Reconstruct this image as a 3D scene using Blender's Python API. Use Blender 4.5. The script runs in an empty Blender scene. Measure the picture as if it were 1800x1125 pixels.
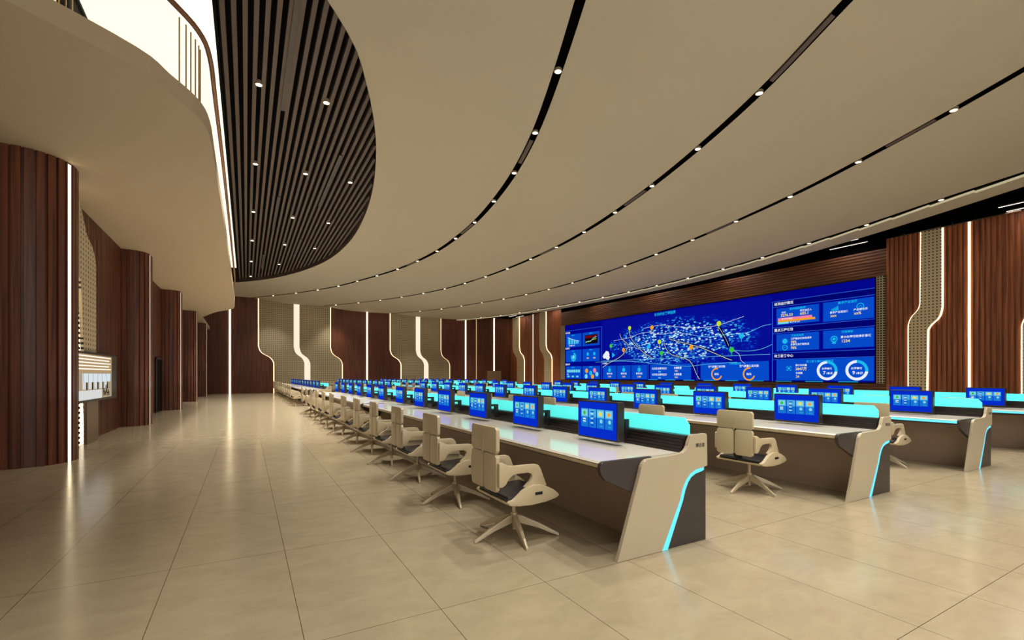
import bpy, bmesh, math, random
from mathutils import Vector, Matrix
random.seed(7)
SC = bpy.context.scene
COL = bpy.context.collection
PI = math.pi

# ------------------------------------------------------------------ materials
def srgb(r, g, b):
    def f(c):
        c /= 255.0
        return c / 12.92 if c <= 0.04045 else ((c + 0.055) / 1.055) ** 2.4
    return (f(r), f(g), f(b), 1.0)

def new_mat(name):
    m = bpy.data.materials.new(name); m.use_nodes = True
    nt = m.node_tree
    return m, nt, nt.nodes['Principled BSDF']

def pbr(name, col, rough=0.5, metal=0.0, noise=0.0, nscale=8.0, bump=0.0, spec=0.5, coat=0.0):
    m, nt, b = new_mat(name)
    b.inputs['Roughness'].default_value = rough
    b.inputs['Metallic'].default_value = metal
    b.inputs['Specular IOR Level'].default_value = spec
    b.inputs['Coat Weight'].default_value = coat
    tc = nt.nodes.new('ShaderNodeTexCoord')
    n = nt.nodes.new('ShaderNodeTexNoise'); n.inputs['Scale'].default_value = nscale
    n.inputs['Detail'].default_value = 4
    nt.links.new(tc.outputs['Object'], n.inputs['Vector'])
    r = nt.nodes.new('ShaderNodeMix'); r.data_type = 'RGBA'
    r.inputs[6].default_value = tuple(c * (1 - noise) for c in col[:3]) + (1,)
    r.inputs[7].default_value = tuple(min(1, c * (1 + noise)) for c in col[:3]) + (1,)
    nt.links.new(n.outputs['Fac'], r.inputs[0])
    nt.links.new(r.outputs[2], b.inputs['Base Color'])
    if bump:
        bp = nt.nodes.new('ShaderNodeBump'); bp.inputs['Strength'].default_value = bump
        nt.links.new(n.outputs['Fac'], bp.inputs['Height']); nt.links.new(bp.outputs['Normal'], b.inputs['Normal'])
    return m

def emit(name, col, strength=1.0):
    m = bpy.data.materials.new(name); m.use_nodes = True
    nt = m.node_tree; nt.nodes.clear()
    e = nt.nodes.new('ShaderNodeEmission'); o = nt.nodes.new('ShaderNodeOutputMaterial')
    e.inputs['Color'].default_value = col; e.inputs['Strength'].default_value = strength
    nt.links.new(e.outputs[0], o.inputs['Surface'])
    return m

def mathn(nt, op, a, b=None, c=None):
    n = nt.nodes.new('ShaderNodeMath'); n.operation = op
    for i, v in enumerate((a, b, c)):
        if v is None: continue
        if isinstance(v, (int, float)): n.inputs[i].default_value = v
        else: nt.links.new(v, n.inputs[i])
    return n.outputs[0]

def wood(name, c1, c2, sx, sy, sz, rough=0.42):
    """timber grain stretched along one axis, with a change of tone from board to board"""
    m, nt, b = new_mat(name)
    tc = nt.nodes.new('ShaderNodeTexCoord')
    mp = nt.nodes.new('ShaderNodeMapping'); mp.inputs['Scale'].default_value = (sx, sy, sz)
    nt.links.new(tc.outputs['Object'], mp.inputs['Vector'])
    n = nt.nodes.new('ShaderNodeTexNoise'); n.inputs['Scale'].default_value = 1.0; n.inputs['Detail'].default_value = 6
    n.inputs['Distortion'].default_value = 0.6
    nt.links.new(mp.outputs[0], n.inputs['Vector'])
    cr = nt.nodes.new('ShaderNodeValToRGB')
    cr.color_ramp.elements[0].position = 0.3; cr.color_ramp.elements[0].color = c1
    cr.color_ramp.elements[1].position = 0.72; cr.color_ramp.elements[1].color = c2
    nt.links.new(n.outputs['Fac'], cr.inputs[0]); nt.links.new(cr.outputs[0], b.inputs['Base Color'])
    b.inputs['Roughness'].default_value = rough
    b.inputs['Specular IOR Level'].default_value = 0.4
    return m

def perforated(name, base, hole, axis='X', pitch=0.14, rad=0.028, pitch_a=None):
    pitch_a = pitch_a or pitch
    m, nt, b = new_mat(name)
    tc = nt.nodes.new('ShaderNodeTexCoord'); sp = nt.nodes.new('ShaderNodeSeparateXYZ')
    nt.links.new(tc.outputs['Object'], sp.inputs[0])
    a = sp.outputs[axis]; z = sp.outputs['Z']
    fa = mathn(nt, 'SUBTRACT', mathn(nt, 'FLOORED_MODULO', a, pitch_a), pitch_a / 2)
    fz = mathn(nt, 'SUBTRACT', mathn(nt, 'FLOORED_MODULO', z, pitch), pitch / 2)
    d = mathn(nt, 'SQRT', mathn(nt, 'ADD', mathn(nt, 'MULTIPLY', fa, fa), mathn(nt, 'MULTIPLY', fz, fz)))
    k = mathn(nt, 'LESS_THAN', d, rad)
    mx = nt.nodes.new('ShaderNodeMix'); mx.data_type = 'RGBA'
    mx.inputs[6].default_value = base; mx.inputs[7].default_value = hole
    nt.links.new(k, mx.inputs[0]); nt.links.new(mx.outputs[2], b.inputs['Base Color'])
    b.inputs['Roughness'].default_value = 0.6
    return m

def floor_mat():
    m, nt, b = new_mat('polished_stone_tile')
    tc = nt.nodes.new('ShaderNodeTexCoord')
    mp = nt.nodes.new('ShaderNodeMapping'); mp.inputs['Location'].default_value = (0.48, 0.35, 0)
    nt.links.new(tc.outputs['Object'], mp.inputs['Vector'])
    br = nt.nodes.new('ShaderNodeTexBrick'); br.offset = 0.0; br.squash = 1.0
    br.inputs['Scale'].default_value = 1.0; br.inputs['Mortar Size'].default_value = 0.0022
    br.inputs['Mortar Smooth'].default_value = 0.2
    br.inputs['Brick Width'].default_value = 0.747; br.inputs['Row Height'].default_value = 1.5
    nt.links.new(mp.outputs[0], br.inputs['Vector'])
    mp2 = nt.nodes.new('ShaderNodeMapping'); mp2.inputs['Scale'].default_value = (1.5, 2.4, 1); mp2.inputs['Rotation'].default_value = (0, 0, 0.45)
    nt.links.new(tc.outputs['Object'], mp2.inputs['Vector'])
    n = nt.nodes.new('ShaderNodeTexNoise'); n.inputs['Scale'].default_value = 2.2; n.inputs['Detail'].default_value = 12
    n.inputs['Roughness'].default_value = 0.72; n.inputs['Distortion'].default_value = 0.5
    nt.links.new(mp2.outputs[0], n.inputs['Vector'])
    cr = nt.nodes.new('ShaderNodeValToRGB')
    cr.color_ramp.elements[0].position = 0.3; cr.color_ramp.elements[0].color = srgb(156, 140, 112)
    cr.color_ramp.elements[1].position = 0.7; cr.color_ramp.elements[1].color = srgb(173, 157, 128)
    nt.links.new(n.outputs['Fac'], cr.inputs[0])
    mx = nt.nodes.new('ShaderNodeMix'); mx.data_type = 'RGBA'
    nt.links.new(br.outputs['Fac'], mx.inputs[0]); nt.links.new(cr.outputs[0], mx.inputs[6])
    mx.inputs[7].default_value = srgb(80, 64, 46)
    nt.links.new(mx.outputs[2], b.inputs['Base Color'])
    b.inputs['Roughness'].default_value = 0.17
    b.inputs['Specular IOR Level'].default_value = 0.55
    n2 = nt.nodes.new('ShaderNodeTexNoise'); n2.inputs['Scale'].default_value = 3.0; n2.inputs['Detail'].default_value = 5
    nt.links.new(tc.outputs['Object'], n2.inputs['Vector'])
    rr = nt.nodes.new('ShaderNodeMapRange'); rr.inputs['To Min'].default_value = 0.12; rr.inputs['To Max'].default_value = 0.24
    nt.links.new(n2.outputs['Fac'], rr.inputs['Value']); nt.links.new(rr.outputs[0], b.inputs['Roughness'])
    return m

def city_mat():
    """night map of a city: blue ground with pale building blocks thickest in the middle"""
    m = bpy.data.materials.new('city_map_display'); m.use_nodes = True
    nt = m.node_tree; nt.nodes.clear()
    e = nt.nodes.new('ShaderNodeEmission'); o = nt.nodes.new('ShaderNodeOutputMaterial')
    nt.links.new(e.outputs[0], o.inputs['Surface'])
    tc = nt.nodes.new('ShaderNodeTexCoord'); sp = nt.nodes.new('ShaderNodeSeparateXYZ')
    nt.links.new(tc.outputs['Object'], sp.inputs[0])
    s = mathn(nt, 'MULTIPLY', sp.outputs['Y'], -1.0); z = sp.outputs['Z']
    # ellipse mask about s = 11.6, z = 3.6 (object origin at the lower left corner of the wall)
    u = mathn(nt, 'DIVIDE', mathn(nt, 'SUBTRACT', s, 11.6), 6.3)
    v = mathn(nt, 'DIVIDE', mathn(nt, 'SUBTRACT', z, 2.45), 1.75)
    d = mathn(nt, 'ADD', mathn(nt, 'MULTIPLY', u, u), mathn(nt, 'MULTIPLY', v, v))
    n0 = nt.nodes.new('ShaderNodeTexNoise'); n0.inputs['Scale'].default_value = 0.9; n0.inputs['Detail'].default_value = 5
    nt.links.new(tc.outputs['Object'], n0.inputs['Vector'])
    mask = mathn(nt, 'SUBTRACT', 1.35, mathn(nt, 'ADD', d, mathn(nt, 'MULTIPLY', n0.outputs['Fac'], 0.9)))
    mask = mathn(nt, 'MAXIMUM', mathn(nt, 'MINIMUM', mathn(nt, 'MULTIPLY', mask, 1.6), 1.0), 0.0)
    mp = nt.nodes.new('ShaderNodeMapping'); mp.inputs['Scale'].default_value = (1, 5.0, 11.0)
    mp.inputs['Rotation'].default_value = (0.25, 0, 0)
    nt.links.new(tc.outputs['Object'], mp.inputs['Vector'])
    vo = nt.nodes.new('ShaderNodeTexVoronoi'); vo.distance = 'CHEBYCHEV'; vo.inputs['Scale'].default_value = 1.0
    nt.links.new(mp.outputs[0], vo.inputs['Vector'])
    n1 = nt.nodes.new('ShaderNodeTexNoise'); n1.inputs['Scale'].default_value = 1.4; n1.inputs['Detail'].default_value = 8
    n1.inputs['Roughness'].default_value = 0.75
    mp1 = nt.nodes.new('ShaderNodeMapping'); mp1.inputs['Scale'].default_value = (1, .55, 1.7); mp1.inputs['Rotation'].default_value = (-.12, 0, 0)
    nt.links.new(tc.outputs['Object'], mp1.inputs['Vector']); nt.links.new(mp1.outputs[0], n1.inputs['Vector'])
    blk = mathn(nt, 'LESS_THAN', vo.outputs['Distance'], 0.36)
    cellv = nt.nodes.new('ShaderNodeSeparateColor'); nt.links.new(vo.outputs['Color'], cellv.inputs[0])
    br = mathn(nt, 'MULTIPLY', blk, mathn(nt, 'ADD', mathn(nt, 'MULTIPLY', cellv.outputs[0], 0.6), 0.15))
    hi = mathn(nt, 'MULTIPLY', mathn(nt, 'SUBTRACT', n1.outputs['Fac'], 0.43), 5.0)
    hi = mathn(nt, 'MAXIMUM', mathn(nt, 'MINIMUM', hi, 1.0), 0.0)
    mp3 = nt.nodes.new('ShaderNodeMapping'); mp3.inputs['Scale'].default_value = (1, 2.2, 9.0)
    n3 = nt.nodes.new('ShaderNodeTexNoise'); n3.inputs['Scale'].default_value = 1.3; n3.inputs['Detail'].default_value = 6; n3.inputs['Roughness'].default_value = .7
    nt.links.new(tc.outputs['Object'], mp3.inputs['Vector']); nt.links.new(mp3.outputs[0], n3.inputs['Vector'])
    st = mathn(nt, 'MAXIMUM', mathn(nt, 'MINIMUM', mathn(nt, 'MULTIPLY', mathn(nt, 'SUBTRACT', n3.outputs['Fac'], 0.47), 6.0), 1.0), 0.0)
    low = mathn(nt, 'MAXIMUM', mathn(nt, 'MINIMUM', mathn(nt, 'MULTIPLY', mathn(nt, 'SUBTRACT', 3.5, z), 1.2), 1.0), 0.25)
    val = mathn(nt, 'MULTIPLY', mask, mathn(nt, 'ADD', mathn(nt, 'MULTIPLY', br, mathn(nt, 'ADD', hi, 0.45)), mathn(nt, 'MULTIPLY', low, mathn(nt, 'ADD', mathn(nt, 'MULTIPLY', mathn(nt, 'MULTIPLY', st, hi), 0.45), mathn(nt, 'MULTIPLY', hi, 0.12)))))
    cr = nt.nodes.new('ShaderNodeValToRGB'); els = cr.color_ramp.elements
    els[0].position = 0.0; els[0].color = srgb(6, 14, 150)
    els[1].position = 0.62; els[1].color = srgb(225, 248, 252)
    for p, c in ((0.10, srgb(8, 40, 185)), (0.22, srgb(20, 110, 215)), (0.38, srgb(70, 195, 235))):
        x = els.new(p); x.color = c
    nt.links.new(val, cr.inputs[0]); nt.links.new(cr.outputs[0], e.inputs['Color'])
    e.inputs['Strength'].default_value = 0.95
    return m

def glow_glass(name, col, strength):
    m = bpy.data.materials.new(name); m.use_nodes = True
    nt = m.node_tree; b = nt.nodes['Principled BSDF']
    b.inputs['Base Color'].default_value = col; b.inputs['Roughness'].default_value = 0.15
    b.inputs['Emission Color'].default_value = col; b.inputs['Emission Strength'].default_value = strength
    return m

def clear_glass(name, tint, fac):
    m = bpy.data.materials.new(name); m.use_nodes = True
    nt = m.node_tree; nt.nodes.clear()
    o = nt.nodes.new('ShaderNodeOutputMaterial'); mx = nt.nodes.new('ShaderNodeMixShader')
    t = nt.nodes.new('ShaderNodeBsdfTransparent'); g = nt.nodes.new('ShaderNodeBsdfGlossy')
    t.inputs[0].default_value = tint; g.inputs['Roughness'].default_value = 0.03
    mx.inputs[0].default_value = fac
    nt.links.new(t.outputs[0], mx.inputs[1]); nt.links.new(g.outputs[0], mx.inputs[2]); nt.links.new(mx.outputs[0], o.inputs['Surface'])
    return m

M = {}
M['ceiling'] = pbr('ceiling_plaster', srgb(180, 168, 145), 0.75, noise=0.02, nscale=0.6)
M['soffit'] = pbr('mezzanine_soffit_plaster', srgb(178, 158, 128), 0.75, noise=0.02, nscale=0.6)
M['floor'] = floor_mat()
M['wood_v'] = wood('walnut_vertical_slats', srgb(110, 58, 38), srgb(194, 118, 78), 16, 16, 0.5)  # base lightened in place of more lamp light on the screen wall
M['wood_col'] = wood('dark_walnut_cladding', srgb(62, 33, 22), srgb(126, 70, 44), 16, 16, 0.5)
M['wood_back'] = wood('red_walnut_slats', srgb(76, 40, 27), srgb(132, 76, 50), 16, 16, 0.5)
M['wood_h'] = wood('walnut_horizontal_slats', srgb(82, 48, 34), srgb(142, 92, 64), 16, 0.4, 18)
M['black'] = pbr('matt_black', srgb(12, 10, 10), 0.8, noise=0.1, spec=0.1)
M['slot'] = pbr('slot_black', srgb(7, 6, 6), 0.9, noise=0.1, spec=0.0)
M['black_gloss'] = pbr('gloss_black_ceiling', srgb(5, 5, 6), 0.30, noise=0.1, nscale=2, spec=0.0)
M['slat'] = pbr('dark_bronze_slat', srgb(84, 68, 58), 0.55, noise=0.12, nscale=3)
M['taupe'] = pbr('taupe_lacquer', srgb(184, 168, 140), 0.32, noise=0.02, nscale=4)
M['taupe_chair'] = pbr('pale_taupe_shell', srgb(196, 177, 142), 0.3, noise=0.02, nscale=6)
M['leg'] = pbr('satin_champagne_metal', srgb(196, 178, 148), 0.3, metal=0.35, noise=0.02)
M['worktop'] = pbr('polished_cream_worktop', srgb(224, 214, 198), 0.13, noise=0.02, nscale=5, spec=0.6)
M['edge'] = pbr('worktop_edge', srgb(196, 176, 142), 0.3, noise=0.02)
M['modesty'] = pbr('brown_laminate', srgb(176, 150, 128), 0.4, noise=0.04, nscale=3)
M['dark'] = pbr('charcoal_laminate', srgb(58, 48, 44), 0.4, noise=0.06)
M['rail'] = pbr('dark_anodised_rail', srgb(46, 38, 34), 0.35, metal=0.3, noise=0.05)
M['leather'] = pbr('black_leather', srgb(26, 22, 24), 0.38, noise=0.15, nscale=40, bump=0.05)
M['monitor'] = pbr('dark_monitor_shell', srgb(56, 50, 48), 0.28, metal=0.4, noise=0.04)
M['bracket'] = pbr('black_bracket', srgb(16, 15, 17), 0.35, noise=0.1)
M['steel'] = pbr('brushed_bronze_steel', srgb(122, 104, 88), 0.35, metal=0.6, noise=0.06, nscale=2)
M['tan'] = pbr('tan_door_lacquer', srgb(150, 122, 92), 0.5, noise=0.03)
M['gold'] = pbr('brass_trim', srgb(200, 160, 95), 0.3, metal=0.8, noise=0.03)
M['handrail'] = wood('oak_handrail', srgb(105, 62, 34), srgb(150, 98, 58), 4, 0.6, 4, 0.35)
M['perf_x'] = perforated('perforated_board_back', srgb(172, 154, 120), srgb(46, 36, 24), 'X', 0.15, 0.033)
M['perf_y'] = perforated('perforated_board_side', srgb(222, 200, 162), srgb(40, 30, 22), 'Y', 0.122, 0.026)
M['perf_left'] = perforated('perforated_board_left', srgb(196, 176, 142), srgb(40, 30, 22), 'Y', 0.10, 0.026, 0.17)
M['speaker'] = perforated('perforated_speaker_grille', srgb(176, 158, 124), srgb(8, 8, 6), 'Y', 0.105, 0.036)
M['cyan'] = glow_glass('cyan_lit_glass', srgb(92, 246, 240), 0.82)
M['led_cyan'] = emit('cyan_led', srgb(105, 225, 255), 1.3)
M['led_warm'] = emit('warm_led', (1.0, 0.82, 0.52, 1), 4.5)
M['led_edge'] = emit('warm_edge_led', (1.0, 0.70, 0.40, 1), 2.6)
def dotted_emit(name, col, st, pa, pz, r):
    m = emit(name, col, st); nt = m.node_tree; e = [n for n in nt.nodes if n.type == 'EMISSION'][0]
    tc = nt.nodes.new('ShaderNodeTexCoord'); sp = nt.nodes.new('ShaderNodeSeparateXYZ'); nt.links.new(tc.outputs['Object'], sp.inputs[0])
    fa = mathn(nt, 'MULTIPLY', mathn(nt, 'SUBTRACT', mathn(nt, 'FLOORED_MODULO', sp.outputs['Y'], pa), pa / 2), .4)
    fz = mathn(nt, 'SUBTRACT', mathn(nt, 'FLOORED_MODULO', sp.outputs['Z'], pz), pz / 2)
    d = mathn(nt, 'SQRT', mathn(nt, 'ADD', mathn(nt, 'MULTIPLY', fa, fa), mathn(nt, 'MULTIPLY', fz, fz)))
    nt.links.new(mathn(nt, 'MULTIPLY', mathn(nt, 'GREATER_THAN', d, r), st), e.inputs['Strength']); return m
M['led_dotted'] = dotted_emit('lit_perforated_border', (1.0, 0.86, 0.62, 1), 1.6, 0.36, 0.1, 0.026)
M['led_channel'] = emit('warm_light_channel', (1.0, 0.87, 0.68, 1), 1.0)
M['led_dim'] = emit('dim_led', (0.85, 0.72, 0.55, 1), 1.0)
M['gold_led'] = emit('gold_led', (0.75, 0.48, 0.16, 1), 0.7)
M['lens'] = emit('downlight_lens', (1.0, 0.84, 0.58, 1), 9.0)
M['linear'] = emit('white_linear_lamp', (1.0, 0.93, 0.85, 1), 2.5)
M['luminous'] = emit('luminous_ceiling', (1.0, 0.93, 0.74, 1), 1.5)
M['cove_led'] = emit('cove_led', (1.0, 0.86, 0.52, 1), 0.5)
M['glass'] = clear_glass('balustrade_glass', (0.97, 0.93, 0.84, 1), 0.05)

# ------------------------------------------------------------------ mesh helpers
class MB:
    """collects shapes and links them as one mesh object"""
    def __init__(s): s.v = []; s.f = []; s.mi = []
    def quad(s, p, mi=0):
        i = len(s.v); s.v += [tuple(q) for q in p]; s.f.append(tuple(range(i, i + len(p)))); s.mi.append(mi)
    def box(s, a, b, mi=0):
        x0, y0, z0 = a; x1, y1, z1 = b; i = len(s.v)
        s.v += [(x0,y0,z0),(x1,y0,z0),(x1,y1,z0),(x0,y1,z0),(x0,y0,z1),(x1,y0,z1),(x1,y1,z1),(x0,y1,z1)]
        for f in ((0,3,2,1),(4,5,6,7),(0,1,5,4),(1,2,6,5),(2,3,7,6),(3,0,4,7)):
            s.f.append(tuple(i + k for k in f)); s.mi.append(mi)
    def prism(s, poly, y0, y1, mi=0, axis='Y'):
        """polygon in XZ extruded along Y (or in XY along Z, or in YZ along X)"""
        def P(a, b, t):
            return (a, t, b) if axis == 'Y' else ((a, b, t) if axis == 'Z' else (t, a, b))
        n = len(poly); i = len(s.v)
        s.v += [P(a, b, y0) for a, b in poly] + [P(a, b, y1) for a, b in poly]
        s.f.append(tuple(range(i, i + n))); s.mi.append(mi)
        s.f.append(tuple(range(i + 2 * n - 1, i + n - 1, -1))); s.mi.append(mi)
        for k in range(n):
            l = (k + 1) % n
            s.f.append((i + k, i + l, i + n + l, i + n + k)); s.mi.append(mi)
    def cyl(s, c, r, h, n=20, mi=0, r2=None, axis='Z'):
        r2 = r if r2 is None else r2; i = len(s.v); x, y, z = c
        for rr, t in ((r, 0), (r2, h)):
            for k in range(n):
                a = 2 * PI * k / n; ca, sa = math.cos(a) * rr, math.sin(a) * rr
                s.v.append((x + ca, y + sa, z + t) if axis == 'Z' else ((x + t, y + ca, z + sa) if axis == 'X' else (x + ca, y + t, z + sa)))
        s.f.append(tuple(range(i + n - 1, i - 1, -1))); s.mi.append(mi)
        s.f.append(tuple(range(i + n, i + 2 * n))); s.mi.append(mi)
        for k in range(n):
            l = (k + 1) % n; s.f.append((i + k, i + l, i + n + l, i + n + k)); s.mi.append(mi)
    def tube(s, pts, r, n=8, mi=0):
        rings = []
        for j, p in enumerate(pts):
            p = Vector(p); a = Vector(pts[max(0, j - 1)]); b = Vector(pts[min(len(pts) - 1, j + 1)])
            d = (b - a).normalized(); up = Vector((0, 0, 1)) if abs(d.z) < .95 else Vector((1, 0, 0))
            u = d.cross(up).normalized(); w = u.cross(d).normalized(); i = len(s.v)
            for k in range(n):
                t = 2 * PI * k / n; s.v.append(tuple(p + u * math.cos(t) * r + w * math.sin(t) * r))
            rings.append(i)
        for a, b in zip(rings, rings[1:]):
            for k in range(n):
                l = (k + 1) % n; s.f.append((a + k, a + l, b + l, b + k)); s.mi.append(mi)
        s.f.append(tuple(rings[0] + k for k in range(n))); s.mi.append(mi)
        s.f.append(tuple(rings[-1] + k for k in reversed(range(n)))); s.mi.append(mi)
    def ribbon(s, A, B, mi=0):
        i = len(s.v); n = len(A); s.v += [tuple(p) for p in A] + [tuple(p) for p in B]
        for k in range(n - 1):
            s.f.append((i + k, i + k + 1, i + n + k + 1, i + n + k)); s.mi.append(mi)
    def build(s, name, mats, parent=None, bevel=0.0, smooth=False, weld=False):
        me = bpy.data.meshes.new(name); me.from_pydata(s.v, [], s.f)
        if not isinstance(mats, (list, tuple)): mats = [mats]
        for m in mats: me.materials.append(m)
        me.polygons.foreach_set('material_index', s.mi)
        bm = bmesh.new(); bm.from_mesh(me)
        if weld: bmesh.ops.remove_doubles(bm, verts=bm.verts, dist=1e-5)
        bmesh.ops.recalc_face_normals(bm, faces=bm.faces)
        if bevel:
            es = [e for e in bm.edges if len(e.link_faces) == 2 and e.calc_face_angle(0) > 0.5]
            bmesh.ops.bevel(bm, geom=es, offset=bevel, segments=2, profile=0.6, affect='EDGES', clamp_overlap=True)
        bm.to_mesh(me); bm.free()
        if smooth:
            me.polygons.foreach_set('use_smooth', [True] * len(me.polygons))
            try: me.set_sharp_from_angle(angle=math.radians(38))
            except Exception: pass
        o = bpy.data.objects.new(name, me); COL.objects.link(o)
        if parent: o.parent = parent
        return o

def tag(o, label=None, cat=None, group=None, kind=None):
    if label: o['label'] = label
    if cat: o['category'] = cat
    if group: o['group'] = group
    if kind: o['kind'] = kind
    return o
def thing(name, label, cat, loc=(0, 0, 0), group=None):
    o = bpy.data.objects.new(name, None); COL.objects.link(o); o.location = loc
    o.empty_display_size = 0.1
    return tag(o, label, cat, group)
def struct(o): o['kind'] = 'structure'; return o
def copy_tree(o, loc, label, group=None):
    r = o.copy(); COL.objects.link(r); r.location = loc; r['label'] = label
    if group: r['group'] = group
    for ch in list(o.children):
        c = ch.copy(); COL.objects.link(c); c.parent = r
        for g in list(ch.children):
            d = g.copy(); COL.objects.link(d); d.parent = c
    return r
def poly_area_text(body, size, mb, mi, place, font_align='LEFT'):
    """letters turned into mesh and added to mb; place(u, v) gives the point for text coordinates"""
    c = bpy.data.curves.new('lettering', 'FONT'); c.body = body; c.size = size; c.align_x = font_align
    c.resolution_u = 2; c.offset = size * .018
    o = bpy.data.objects.new('lettering', c); COL.objects.link(o)
    dg = bpy.context.evaluated_depsgraph_get()
    me = bpy.data.meshes.new_from_object(o.evaluated_get(dg))
    i = len(mb.v)
    mb.v += [place(v.co.x, v.co.y) for v in me.vertices]
    for p in me.polygons:
        mb.f.append(tuple(i + k for k in p.vertices)); mb.mi.append(mi)
    bpy.data.objects.remove(o); bpy.data.curves.remove(c); bpy.data.meshes.remove(me)

ORD = ['first', 'second', 'third', 'fourth', 'fifth', 'sixth', 'seventh', 'eighth', 'ninth', 'tenth', 'eleventh', 'twelfth']

def interp(pts):
    """x as a smooth function of y through the points (x, y)"""
    P = sorted(((y, x) for x, y in pts)); ys = [p[0] for p in P]; xs = [p[1] for p in P]; n = len(P)
    sl = [(xs[i+1] - xs[i]) / (ys[i+1] - ys[i]) for i in range(n - 1)]
    m = [sl[0]] + [(sl[i-1] * (ys[i+1]-ys[i]) + sl[i] * (ys[i]-ys[i-1])) / (ys[i+1]-ys[i-1]) for i in range(1, n - 1)] + [sl[-1]]
    def f(y):
        if y <= ys[0]: return xs[0] + m[0] * (y - ys[0])
        if y >= ys[-1]: return xs[-1] + m[-1] * (y - ys[-1])
        i = max(k for k in range(n - 1) if ys[k] <= y); h = ys[i+1] - ys[i]; t = (y - ys[i]) / h
        return ((2*t**3 - 3*t*t + 1) * xs[i] + (t**3 - 2*t*t + t) * h * m[i] + (-2*t**3 + 3*t*t) * xs[i+1] + (t**3 - t*t) * h * m[i+1])
    return f
def smooth_poly(pts, per=5):
    out = []; n = len(pts)
    for i in range(n - 1):
        p0 = Vector(pts[max(0, i-1)]); p1 = Vector(pts[i]); p2 = Vector(pts[i+1]); p3 = Vector(pts[min(n-1, i+2)])
        for k in range(per):
            t = k / per
            out.append(tuple(0.5 * ((2*p1) + (p2-p0)*t + (2*p0 - 5*p1 + 4*p2 - p3)*t*t + (3*p1 - p0 - 3*p2 + p3)*t**3)))
    out.append(tuple(pts[-1])); return out

# ------------------------------------------------------------------ room dimensions
YB = 42.0      # back wall
XS = 23.7      # screen wall
YN = -4.0      # near end of what is built
ZM = 4.85      # mezzanine soffit

b = MB(); b.box((-9, YN, -0.1), (XS + .2, YB + .2, 0.0)); struct(b.build('floor', M['floor']))

# ------------------------------------------------------------------ slatted walls
def ribs(mb, p0, p1, z0, z1, n, pitch=0.12, depth=0.05, gap=0.38):
    """vertical slats along the plan line p0-p1, standing proud along n"""
    p0 = Vector(p0); p1 = Vector(p1); L = (p1 - p0).length; d = (p1 - p0) / L; n = Vector(n)
    k = max(1, int(round(L / pitch))); w = L / k; pts = []
    for i in range(k):
        a = p0 + d * (i * w)
        pts += [a + n * 0.0, a + d * (w * gap) , a + d * (w * gap) + n * depth, a + d * w + n * depth]
        pts[-4] = a
    A = [(p.x, p.y, z0) for p in pts]; B = [(p.x, p.y, z1) for p in pts]
    mb.ribbon(A, B)

b = MB(); ribs(b, (-9, YB), (XS, YB), 0, 7.8, (0, -1)); struct(b.build('wall_back', M['wood_back']))
# wall with the screen: vertical slats at both ends, horizontal boards round the screen
b = MB()
ribs(b, (XS, YN), (XS, 9.45), 0, 7.3, (-1, 0), pitch=0.155)
ribs(b, (XS, 33.05), (XS, YB), 0, 7.3, (-1, 0), pitch=0.155)
def hribs(mb, y0, y1, z0, z1, pitch=0.13, depth=0.05):
    k = int(round((z1 - z0) / pitch)); w = (z1 - z0) / k; A = []; B = []
    for i in range(k):
        z = z0 + i * w
        for x, zz in ((XS, z), (XS, z + w * .35), (XS - depth, z + w * .35), (XS - depth, z + w)):
            A.append((x, y0, zz)); B.append((x, y1, zz))
    mb.ribbon(A, B, 1)
hribs(b, 9.45, 33.05, 0, 6.82)
struct(b.build('wall_right', [M['wood_v'], M['wood_h']]))
b = MB(); b.box((XS - .06, 9.45, 6.82), (XS + .1, 33.05, 7.2)); struct(b.build('trim_7', M['black_gloss']))
# left recessed wall behind the columns
b = MB(); ribs(b, (-3.0, YB), (-3.0, 10.4), 0, ZM, (1, 0), pitch=0.11, depth=0.04); struct(b.build('wall_left', M['wood_col']))

# S shaped boundary
def sbound(a, bb, ztop=3.75, drop=1.4):
    prof = [(0, 0), (.03, .12), (.11, .30), (.27, .44), (.5, .54), (.73, .64), (.89, .78), (.97, .90), (1, 1)]
    zs = [(0, bb)] + [(ztop - q * drop, a + (bb - a) * p) for p, q in reversed(prof)] + [(9, a)]
    def f(z):
        for (z0, x0), (z1, x1) in zip(zs, zs[1:]):
            if z0 <= z <= z1: return x0 + (x1 - x0) * (z - z0) / max(1e-6, z1 - z0)
        return a
    return f
def zlist(z0, z1, zt, drop):
    L = [z0] + [zt - drop * k / 14 for k in range(14, -1, -1)] + [z1]
    return [z for z in L if z0 <= z <= z1]
def panel_between(name, mat, fa, fb, z0, z1, pos, plane, th, parent, zt, drop):
    mb = MB(); Z = zlist(z0, z1, zt, drop)
    def P(a, z, o): return (a, pos - o, z) if plane == 'Y' else (pos - o * plane_sign, a, z)
    plane_sign = 1 if plane != 'L' else -1
    A = [P(fa(z), z, th) for z in Z]; B = [P(fb(z), z, th) for z in Z]
    A0 = [P(fa(z), z, .052) for z in Z]; B0 = [P(fb(z), z, .052) for z in Z]
    mb.ribbon(A, B); mb.ribbon(A, A0); mb.ribbon(B, B0)
    return mb.build(name, mat, parent)

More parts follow.
